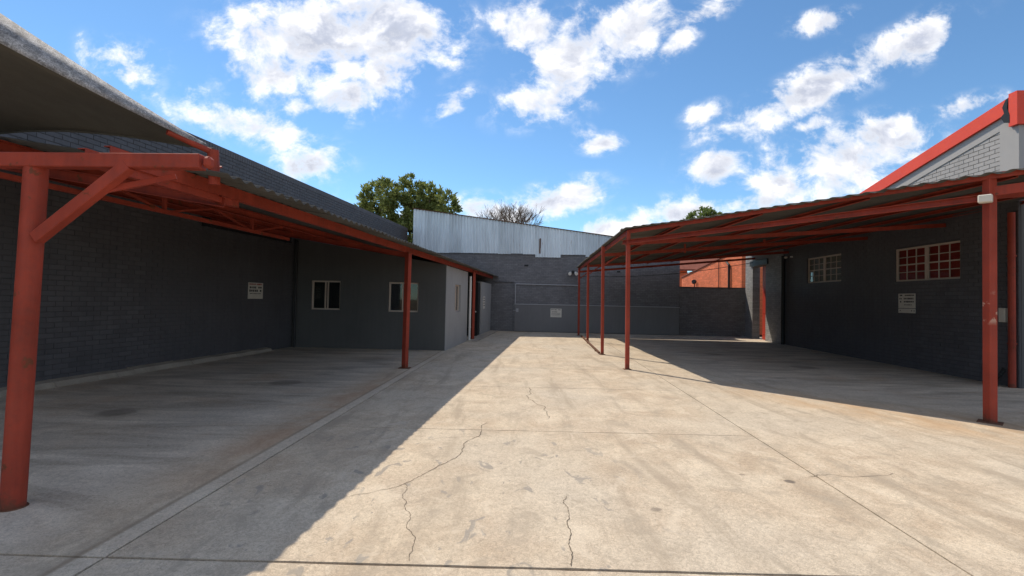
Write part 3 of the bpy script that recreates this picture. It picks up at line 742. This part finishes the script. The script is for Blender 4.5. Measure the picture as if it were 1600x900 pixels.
while x < 8.0:
    mid = x+sw/2
    zb = 3.99 if mid < -4.2 else 3.92 if mid < -1.6 else 3.90
    zb += random.uniform(-.02, .02)
    if 1.3 < mid < 2.6: zb = 3.74+random.uniform(-.01, .01)
    if 3.9 < mid < 4.6: zb = 3.80
    mb = MB(); off = .045+(i % 2)*.004
    for (a, h) in profile:
        xx = x+a; mb.v += [tuple(FB(bs(xx), off+h, zb)), tuple(FB(bs(xx), off+h, ctop(xx))), tuple(FB(bs(xx), off+h-.004, zb)), tuple(FB(bs(xx), off+h-.004, ctop(xx)))]
    n = len(profile)
    for q in range(n-1):
        a = q*4; mb.f += [(a, a+4, a+5, a+1), (a+2, a+3, a+7, a+6), (a, a+2, a+6, a+4), (a+1, a+5, a+7, a+3)]
    mb.f += [(0, 1, 3, 2), (4*n-4, 4*n-2, 4*n-1, 4*n-3)]
    bld(mb, 'cladding_sheet', 'clad', wh); x += sw; i += 1
bk = MB().prism([FB(bs(-5.0),.03,4.051), FB(bs(8.2),.03,4.051), FB(bs(8.2),.03,ctop(8.2)-.05), FB(bs(-5.0),.03,ctop(-5.0)-.05)], -FB.n*.2)
bld(bk, 'cladding_frame', 'rust', wh)
bld(MB().bar(FB(bs(-5.16),.04,ctop(-5.16)+.012), FB(bs(8.26),.04,ctop(8.26)+.012), .19, .03), 'ridge_capping', 'rust', wh)
bld(MB().prism([FB(0,-.31,4.0), FB(sE,-.31,4.0), FB(sE,-.31,ctop(8.2)-.1), FB(0,-.31,ctop(-5.1)-.1)], -FB.n*12), 'roof', 'cement', wh)
rp = MB()
for (px, pz, w_, h_) in ((1.33, 3.93, .07, .75), (1.36, 4.2, .05, .5)): FB.box(rp, bs(px), bs(px+w_), .082, .088, pz, pz+h_)
bld(rp, 'rusted_gap', 'rust', wh)
# twin floodlight
fl_ = thing('floodlight', 'small twin-headed security light on the back warehouse wall', 'light', FB(bs(3.0), .05, 2.95))
bld(FB.box(MB(), bs(2.97), bs(3.09), 0, .10, 2.97, 3.10), 'bracket', 'black', fl_)
for sgn in (-.13, .13): bld(MB().tube(FB(bs(3.03+sgn), .05, 3.0), FB(bs(3.03+sgn*1.25), .24, 2.93), .06, .085, 14), 'lamp_head', 'white', fl_)

# low wall to the right of the warehouse
FW = Frame((8.25, 23.622), (1, -.07), (-.07, -1))
lo = thing('yard_wall', 'low charcoal brick wall with orange brick house rising behind it', 'wall', (9.8, 23.5, 0))
bld(FW.box(MB(), .015, 3.16, -.23, -.03, 0, 2.36), 'brick_wall', 'farbrick', lo)
bld(FW.box(MB(), .01, 3.165, -.25, -.012, 2.36, 2.40), 'coping', 'mortar', lo)

# ------------------------------------------------------------------ right building
FR = Frame((10.351, 9.78), (.0757, 1), (-1, .0757))
def ry(y): return (y-9.78)/FR.d.y
rb = thing('workshop', 'charcoal brick workshop with grey gable, bright red fascia and gridded beige windows', 'building', (12, 14, 0))
hr = [(ry(11.2), ry(13.31), 2.30, 3.2), (ry(15.76), ry(17.83), 2.42, 3.34)]
w = MB(); core(FR, w, 0.02, ry(19.6), 0, 4.35, hr, -.33, -.009); bld(w, 'wall_core', 'mortar', rb)
FRb = Frame(FR(0, -.03, 0)[:2], (.0757, 1), (-1, .0757))
def vis_right(x, y): return (x < 1535 and y > 372) or (1400 < x < 1566 and y < 300)
cells = list(courses(.02, ry(19.6), 0, 4.3, .262, .0955, hr))
# gable brick panel, recessed inside its plaster margin
def ft(s): return 6.06-.196*s            # top of the fascia
gcells = [c for c in courses(.42, 8., 4.3, 6.0, .262, .0955) if c[1] < ft(c[0]+c[2]*.4)-.50]
lay_bricks(FRb, rb, cells, .0955, .03, 'char', lambda x, y: x < 1535 and y > 372 and x > 1236, 190)
lay_bricks(Frame(FR(0, -.045, 0)[:2], (.0757, 1), (-1, .0757)), rb, gcells, .0955, .03, 'greybrick', lambda x, y: 1380 < x < 1570 and y < 310, 130)
bld(MB().prism([FR(0.02,-.043,4.352), FR(9.5,-.043,4.352), FR(9.5,-.043,ft(9.5)-.1), FR(.02,-.043,ft(.02)-.1)], -FR.n*.25), 'gable_core', 'greyplaster', rb)
bld(MB().prism([FR(0,0,4.353), FR(.42,0,4.353), FR(.42,0,ft(.42)-.31), FR(0,0,ft(0)-.31)], -FR.n*.33), 'gable_pier', 'greyplaster', rb)
bld(MB().prism([FR(.4205,0,ft(.42)-.57), FR(8.2,0,ft(8.2)-.57), FR(8.2,0,ft(8.2)-.312), FR(.4205,0,ft(.42)-.312)], -FR.n*.05), 'gable_margin', 'greyplaster', rb)
bld(MB().prism([FR(.13,.06,ft(.13)-.31), FR(9.6,.06,ft(9.6)-.31), FR(9.6,.06,ft(9.6)), FR(.13,.06,ft(.13))], -FR.n*.2), 'fascia', 'redbright', rb)
bld(FR.box(MB(), -.06, .125, -.55, .085, ft(0)-.66, ft(0)+.03), 'fascia_end', 'redbright', rb)
fx = MB(); fx.prism([FR(.10,.09,5.48), FR(.22,.09,5.52), FR(.30,.09,5.66), FR(.22,.09,5.72), FR(.26,.09,5.86), FR(.18,.09,6.0), FR(.13,.09,6.01), FR(.15,.09,5.8), FR(.10,.09,5.65)][::-1], -FR.n*.03)
bld(fx, 'torn_flashing', 'black', rb)
bld(MB().prism([FR(.0,-.34,4.3), FR(9.6,-.34,4.2), FR(9.6,-.34,ft(9.6)-.08), FR(.0,-.34,ft(0)-.08)], -FR.n*9), 'roof', 'cement', rb)
bld(MB().box((10.40, 9.79, 0), (18, 9.99, 5.4)), 'end_wall', 'plaster', rb)
for h, bk_ in zip(hr, ('curtain', 'window_back')): window(rb, FR, *h, -.07, 'grid', bk_)
for h in hr: bld(FR.box(MB(), h[0]-.02, h[1]+.02, -.06, .012, h[2]-.05, h[2]-.003), 'sill', 'char', rb)
# far end of the workshop with its red door
dh = [(ry(21.15), ry(22.5), -.01, 3.35)]
w = MB(); core(FR, w, ry(19.6)+.003, ry(23.32), 0, 4.1, dh, -.3, .03); bld(w, 'rear_wall', 'farbrick_y', rb) if False else None
M['farbrick_y'] = brick_tex('side_wall_brick', (.29, .285, .285), (.2, .2, .2), (.0757, 1), .085)
bld(w, 'rear_wall', 'farbrick_y', rb)
d_ = bld(FR.box(MB(), ry(21.15)+.01, ry(21.85), -.2, -.14, .02, 3.34), 'door', 'reddoor', rb)
for z in (.25, 1.2, 2.15, 2.9): bld(FR.box(MB(), ry(21.15)+.06, ry(21.8), -.14, -.128, z, z+.05), 'door_rail', 'reddoor', d_)
bld(FR.box(MB(), ry(21.2), ry(22.5), -1.3, -1.2, 0, 3.3), 'passage_wall', 'interior', rb)
bld(FR.box(MB(), ry(20.9), ry(22.7), .032, .09, 3.38, 3.62), 'lintel', 'black', rb)
# pipes and boxes on the workshop wall
def pipe(label, pts, r, mat, loc, name='drainpipe'):
    t = thing(name, label, 'pipe', loc)
    for a, b in zip(pts, pts[1:]): bld(MB().tube(a, b, r, None, 12), 'pipe', mat, t)
    a, b = Vector(pts[0]), Vector(pts[-1])
    for k_ in (.25, .75):
        c = a.lerp(b, k_); dd = (b-a).normalized()*.015
        bld(MB().tube(c-dd, c+dd, r*1.25, None, 12), 'clip', mat, t)
pipe('black drainpipe at the step in the workshop wall beside the red door', [FR(ry(19.45),.09,.0), FR(ry(19.45),.09,3.6)], .07, 'black', FR(ry(19.45),.09,0))
pipe('dark red vertical pipe at the corner of the workshop behind the wide post', [FR(.08,.08,0), FR(.08,.08,3.6)], .06, 'red', FR(.08,.08,0))
mbx = thing('meter_box', 'small pale grey box on the workshop wall beside the dark red pipe', 'box', FR(.3, .06, 1.33))
bld(FR.box(MB(), .22, .37, .0, .09, 1.33, 1.63), 'case', 'plastic', mbx, bevel=.008)
bld(FR.box(MB(), .24, .35, .09, .096, 1.36, 1.60), 'cover', 'plastic', mbx)
hsn = thing('hose_end', 'short black hose end at the foot of the dark red pipe', 'hose', FR(.4, .2, 0))
prev = None; mb = MB()
for q in range(9):
    t = q/8; p = FR(.2+.25*t*t, .12+.12*math.sin(t*2), .34*(1-t)**1.4+.03)
    if prev: mb.tube(prev, p, .035, None, 8)
    prev = p
bld(mb, 'hose', 'black', hsn)
lt = thing('bulkhead_light', 'small white bulkhead light high beside the black drainpipe', 'light', FR(ry(19.3), .05, 3.5))
bld(FR.box(MB(), ry(19.3)-.03, ry(19.3)+.25, 0, .09, 3.48, 3.56), 'body', 'white', lt, bevel=.02)
bld(MB().tube(FR(ry(18.9),0,3.5), FR(ry(18.9),.08,3.5), .04, .03, 10), 'lens', 'white', lt)

# ------------------------------------------------------------------ right carport
rc = thing('carport', 'red steel carport with slanting front edge before the charcoal workshop', 'carport', (6.79, 6.82, 0))
def interp(t, k):
    if t <= k[0][0]: return k[0][1]
    for (a, va), (b, vb) in zip(k, k[1:]):
        if t <= b: return va+(vb-va)*(t-a)/(b-a)
    return k[-1][1]
def zr(x, y):
    zw = interp(y, [(2, 3.70), (6.5, 3.78), (10.6, 3.84), (18.9, 3.94), (23, 3.96)])
    b = interp(y, [(2, .10), (6.45, .09), (8.9, .078), (11.2, .068), (22.6, .098)])
    return zw-b*(wr(y)-x)
def ear(y): return 2.70+.037*(y-11.3)          # eave line
E0 = Vector((2.62, 11.40)); EDn = Vector((.655, -.756)).normalized()
def frontx(y): return E0.x+(E0.y-y)*EDn.x/-EDn.y   # front edge
y = 22.7; k = 0
while y > 2.6:
    y0 = y-1.0
    mb = MB(); n = 46; nd = 10
    rows = []
    for i in range(n+1):
        yv = y0-.03+(1.03)*i/n; wv = .018*(1+math.cos(2*math.pi*yv/.177))
        xa = max(ear(yv)-.1, frontx(yv)); xb = wr(yv)+.02
        xa += .015*math.sin(k*2.1)
        rows.append([(xa+(xb-xa)*(j/nd), yv, wv) for j in range(nd+1)])
    N = (n+1)*(nd+1)
    for th in (0, .007):
        for r in rows:
            for (xx, yv, wv) in r: mb.v.append((xx, yv, zr(xx, yv)+wv+th+(k % 2)*.008))
    for i in range(n):
        for j in range(nd):
            a = i*(nd+1)+j; mb.f.append((a, a+nd+1, a+nd+2, a+1)); a += N; mb.f.append((a, a+1, a+nd+2, a+nd+1))
    for i in range(n): a = i*(nd+1); mb.f.append((a, a+N, a+N+nd+1, a+nd+1))
    for j in range(nd):
        a = j; mb.f.append((a, a+1, a+1+N, a+N)); a = n*(nd+1)+j; mb.f.append((a, a+N, a+N+1, a+1))
    bld(mb, 'roof_sheet', 'cement', rc, smooth=True)
    y -= 1.0; k += 1
def PR(x, y, dz): return Vector((x, y, zr(x, y)+dz))
# posts
posts = [(2.77, 11.43, .09, -.40), (2.75, 14.47, .085, -.36), (3.06, 19.22, .085, -.31), (3.13, 22.31, .085, -.29)]
for (px, py, w_, dz) in posts:
    bld(MB().bar((px, py, 0), PR(px-.02, py, -.02), w_, w_, up=(0, 1, 0)), 'post', 'red', rc, bevel=.005)
    bld(MB().box((px-.09, py-.09, 0), (px+.09, py+.09, .008)), 'base_plate', 'rust', rc)
P1 = (6.79, 6.82)
bld(MB().bar((*P1, 0), (P1[0]+.005, P1[1], zr(*P1)-.03), .112, .112, up=(0, 1, 0)), 'post', 'redworn', rc, bevel=.006)
bld(MB().quadbox([Vector((*P1, z))+Vector((EDn.x*a-EDn.y*b, EDn.y*a+EDn.x*b, 0)) for z in (0, .009) for a, b in ((-.13,-.12),(.13,-.12),(.13,.12),(-.13,.12))]), 'base_plate', 'rust', rc)
# diagonal front beam and edge purlin
Ed = Vector((*EDn, 0)); In = Vector((-EDn.y, EDn.x, 0))    # inwards
def along(t, inn, dz):
    p = Vector((E0.x, E0.y, 0))+Ed*t+In*inn; return Vector((p.x, p.y, zr(p.x, p.y)+dz))
bld(MB().chan(along(.05, .12, -.045), along(9.5, .12, -.045), .055, .08, side=1), 'edge_purlin', 'red', rc)
bld(MB().chan(Vector((2.62, 11.50, zr(2.8, 11.4)-.30)), Vector((P1[0], P1[1]+.02, zr(*P1)-.29)), .06, .095, side=-1), 'front_beam', 'red', rc)
bld(MB().chan(Vector((P1[0], P1[1]+.02, zr(*P1)-.22)), Vector((9.6, 3.6, zr(9.6, 3.6)-.22)), .06, .13, side=1), 'front_beam', 'red', rc)
# eave beam along the yard posts
bld(MB().chan(PR(ear(11.45)+.03, 11.45, -.06), PR(ear(22.6)+.03, 22.6, -.06), .05, .10, side=-1), 'eave_purlin', 'red', rc)
# rafters to the workshop wall
for (px, py, w_, dz) in posts[1:]:
    bld(MB().chan(PR(px-.06, py, dz+.08), PR(wr(py), py, -.22), .06, .09), 'rafter', 'red', rc)
    bld(MB().bar(PR(px+.04, py, dz-.22), PR(px+.42, py, dz+.03), .035, .04), 'knee_brace', 'red', rc)
bld(MB().chan(PR(2.72, 11.62, -.30), PR(wr(11.6), 11.62, -.24), .06, .09), 'rafter', 'red', rc)
bld(MB().chan(PR(6.9, 7.0, -.26), PR(wr(7.), 7.0, -.2), .06, .09), 'rafter', 'red', rc)
# purlins
for xx in (3.7, 4.75, 5.85, 6.95, 8.05, 9.15, 10.2):
    yA = max(E0.y-(xx-E0.x)*-EDn.y/EDn.x+.2, 2.8)
    ysn = [yA+(22.5-yA)*q/3 for q in range(4)]
    mb = MB()
    for a, b in zip(ysn, ysn[1:]): mb.chan(PR(xx+.03*(a-yA)/1, a, -.04), PR(xx+.03*(b-yA)/1, b, -.04), .05, .07)
    bld(mb, 'purlin', 'red', rc)
for xx in (5.2, 7.6): bld(MB().bar(PR(xx, 14.47, -.36+.05*(xx-5)), PR(xx, 14.47, -.08), .05, .05, up=(0,1,0)), 'strut', 'red', rc)
# junction box at the top of the front post
jb = thing('junction_box', 'cream plastic junction box at the top of the wide front post', 'box', (P1[0]-.06, P1[1]-.1, 3.1))
jc = Vector((P1[0]-.10, P1[1]-.035, 3.155))
bx_ = MB()
a_ = Ed; b_ = In
bx_.quadbox([jc+a_*p+b_*q+Vector((0,0,r)) for r in (-.055, .055) for p, q in ((-.065,-.10),(.085,-.10),(.085,.02),(-.065,.02))])
bld(bx_, 'case', 'plastic', jb, bevel=.012)
# low angle-iron rail between the far posts
kr = thing('wheel_stop', 'low rusty iron strip lying between the far yard posts', 'kerb stop', (2.95, 17, 0))
bld(MB().bar((2.70, 14.7, .03), (3.16, 21.6, .03), .06, .055), 'strip', 'rust', kr)
for q in (.1, .5, .9): bld(MB().box((2.70+.46*q-.06, 14.7+6.9*q-.05, 0), (2.70+.46*q+.06, 14.7+6.9*q+.05, .03)), 'foot', 'rust', kr)

# ------------------------------------------------------------------ signs
notice(FL, 12.85/FL.d.y, 13.45/FL.d.y, 1.48, 1.92, .002, 'beige notice on the dark wall under the left carport',
       [(.10,.09,[(.06,.5,5),(.55,.92,4)],'r'), (.30,.13,[(.08,.56,4),(.66,.92,2)],'k'), (.50,.14,[(.06,.66,5),(.78,.92,1)],'k'), (.68,.05,[(.1,.88,9)],'k')])
notice(FR, ry(12.55), ry(13.15), 1.45, 1.97, .002, 'two-part beige notice below the wide gridded workshop window',
       [(.09,.08,[(.06,.62,7),(.76,.95,2)],'k'), (.26,.09,[(.10,.70,7),(.80,.95,2)],'k'), (.42,.09,[(.08,.68,6),(.82,.95,1)],'k'), (.58,.05,[(.2,.66,6)],'k'), (.88,.07,[(.04,.08,1),(.18,.24,1),(.86,.93,1)],'k')], strip=True)
notice(FB, bs(1.95), bs(2.50), .76, 1.19, .062, 'white notice fixed to the charcoal steel gate',
       [(.13,.09,[(.05,.56,7),(.68,.93,3)],'k'), (.38,.08,[(.14,.64,4)],'k'), (.55,.05,[(.1,.9,9)],'k'), (.68,.05,[(.1,.9,9)],'k'), (.83,.04,[(.2,.85,7)],'k')])
notice(FS, 7.0, 7.55, 1.16, 1.72, .022, 'narrow white notice on the grey annex end panel',
       [(.15,.07,[(.1,.9,5)],'k'), (.35,.07,[(.1,.9,5)],'k'), (.55,.07,[(.1,.9,5)],'k'), (.75,.07,[(.1,.9,5)],'k')])

# ------------------------------------------------------------------ orange brick house behind
oh = thing('brick_house', 'sunlit orange brick house with sloping gable beyond the low wall', 'house', (13, 29, 0))
bld(MB().prism([(12.1,34.2,0), (12.1,25.3,0), (12.1,25.3,4.55), (12.1,34.2,3.38)], (5,0,0)), 'wall', 'orange', oh)
bld(MB().bar((12.3,34.25,3.42), (12.3,25.2,4.61), .5, .07), 'roof_edge', 'tile', oh)
pp = bld(MB().tube((12.02,26.6,2.2), (12.02,26.6,3.75), .06, None, 10), 'vent_pipe', 'black', oh)
bld(MB().tube((12.02,26.6,3.75), (12.02,26.95,3.98), .06, None, 10), 'pipe_elbow', 'black', pp)
bld(MB().tube((12.05,28.0,0), (12.05,28.0,4.2), .02, None, 8), 'cable', 'darksteel', oh)
bld(MB().tube((12.02,31.6,2.6), (12.0,31.6,3.1), .03, None, 8), 'dish_arm', 'darksteel', oh)
dsh = MB(); dsh.tube((11.95,31.5,3.0), (11.88,31.4,3.03), .16, .12, 14); bld(dsh, 'dish', 'darksteel', oh)
o2 = thing('brick_house', 'far orange brick house with red tiled roof glimpsed behind the sloping gable', 'house', (15, 41, 0))
bld(MB().box((13.6,40,0), (14.6,44,4.4)), 'pillar', 'orange', o2)
bld(MB().box((14.6,41.5,0), (24,46,4.2)), 'wall', 'orange', o2)
bld(MB().prism([(13.3,39.6,4.4), (25,39.6,4.4), (25,43,6.4), (13.8,43,6.4)], (0,.01,-.15)), 'roof', 'tile', o2)
bld(MB().box((15.2,41.44,2.2), (16.6,41.56,3.8)), 'window', 'black', o2)

# ------------------------------------------------------------------ trees
def blade(mb, c, d, L, W):
    r = d.cross(Vector((random.gauss(0,1), random.gauss(0,1), random.gauss(0,1)))).normalized()*W
    mb.poly([c-r*.3, c+d*L*.5-r, c+d*L, c+d*L*.5+r])
def tree(name, label, base, lobes, leafmat, per, size, trunk_r, group=None):
    t = thing(name, label, 'tree', base, group)
    tr = MB(); B = Vector(base); top = sum((Vector(l[0]) for l in lobes), Vector())/len(lobes)
    fork = B.lerp(Vector((B.x, B.y, top.z)), .6)
    tr.tube(B-Vector((0,0,.1)), fork, trunk_r, trunk_r*.7, 10)
    for (c, r, h) in lobes: tr.tube(fork, Vector(c), trunk_r*.45, trunk_r*.12, 6)
    bld(tr, 'trunk', 'bark', t)
    mb = MB()
    for (c, r, h) in lobes:
        c = Vector(c); tufts = []
        for _ in range(int(46*r*h)):
            while True:
                q = Vector((random.uniform(-1,1), random.uniform(-1,1), random.uniform(-1,1)))
                if .45 < q.length < 1: break
            tufts.append(c+Vector((q.x*r, q.y*r, q.z*h)))
        for tf in tufts:
            out = (tf-c).normalized()
            for _ in range(per):
                d = (out*.6+Vector((random.gauss(0,.6), random.gauss(0,.6), random.gauss(.35,.5)))).normalized()
                blade(mb, tf+Vector((random.gauss(0,.09), random.gauss(0,.09), random.gauss(0,.09))), d, size*random.uniform(.6, 1.3), size*.2)
    bld(mb, 'crown', leafmat, t)
    return t
Yt = 33.5
def at(px, py, Yd): 
    d = cam.matrix_world.to_3x3() @ Vector(((px-800)/750, -(py-450)/750, -1)); d = d*(Yd/d.y); return (d.x, Yd, d.z+1.6)
lob = []
for (px, py, rp, hp) in ((585,312,22,28),(606,305,18,27),(575,340,20,25),(640,300,24,24),(655,325,30,30),(625,335,28,34),(672,312,20,22),(700,325,17,26),(690,345,20,22),(640,365,26,25),(660,352,22,22),(612,360,22,22),(632,382,20,20)):
    c = at(px, py, Yt+random.uniform(-1.3, 1.3)); lob.append((c, rp*Yt/750, hp*Yt/750))
tree('evergreen_tree', 'dense dark green evergreen tree rising behind the end of the tall brick wall', (-7.2, Yt, 0), lob, 'leaf', 26, .30, .3)
lob = []
for (px, py, rp, hp) in ((1100,338,20,13),(1085,346,14,10),(1122,342,12,10),(1112,350,20,12),(1092,356,22,12)):
    c = at(px, py, 46+random.uniform(-1, 1)); lob.append((c, rp*46/750, hp*46/750))
tree('leafy_tree', 'bright green tree top peeking over the right carport roof', (18.3, 46, 0), lob, 'leaf2', 22, .34, .25)
lob = [((15.0,37.6,3.5), .8, .5), ((15.7,37.8,3.3), .6, .45)]
tree('shrub_tree', 'small dark bush between the two orange brick houses', (15.2, 37.7, 0), lob, 'leaf', 8, .25, .08)
# bare winter tree
bt = thing('bare_tree', 'leafless grey tree behind the sloping galvanised cladding', 'tree', (.2, 41, 0))
mb = MB(); twigs = MB()
def grow(p, d, L, r, lev):
    q = p+d*L; (mb if r > .02 else twigs).tube(p, q, r, r*.72, 6 if r > .03 else 4, caps=False)
    if lev == 0: return
    for _ in range(3 if lev > 1 else 4):
        nd = (d+Vector((random.gauss(0,.42), random.gauss(0,.42), random.gauss(.12,.22)))).normalized()
        grow(p+d*L*random.uniform(.55, 1.), nd, L*random.uniform(.62, .85), r*.6, lev-1)
for bx0, rr, hh in ((-.3, .17, 5.6), (.9, .14, 5.2), (-1.0, .12, 5.3)):
    p0 = Vector((bx0, 41+random.uniform(-.5, .5), 0)); p1 = p0+Vector((random.uniform(-.3,.3), 0, hh))
    mb.tube(p0, p1, rr*1.2, rr, 8)
    for a in range(4):
        dr_ = Vector((random.gauss(0,.38), random.gauss(0,.38), 1)).normalized(); grow(p1-Vector((0,0,.1*a)), dr_, 1.75, rr*.55, 4)
bld(mb, 'trunk', 'barebark', bt); bld(twigs, 'twigs', 'barebark', bt)

# slack black cable under the far end of the right carport
cb = thing('cable', 'thin black cable slung under the far end of the right carport', 'cable', (5, 22.4, 2.8))
pa, pb = Vector((3.15, 22.3, 2.72)), Vector((11.25, 22.35, 3.55)); mb = MB(); prev = pa
for q in range(1, 17):
    t = q/16; c = pa.lerp(pb, t)-Vector((0, 0, .22*math.sin(math.pi*t))); mb.tube(prev, c, .012, None, 6); prev = c
bld(mb, 'wire', 'black', cb)
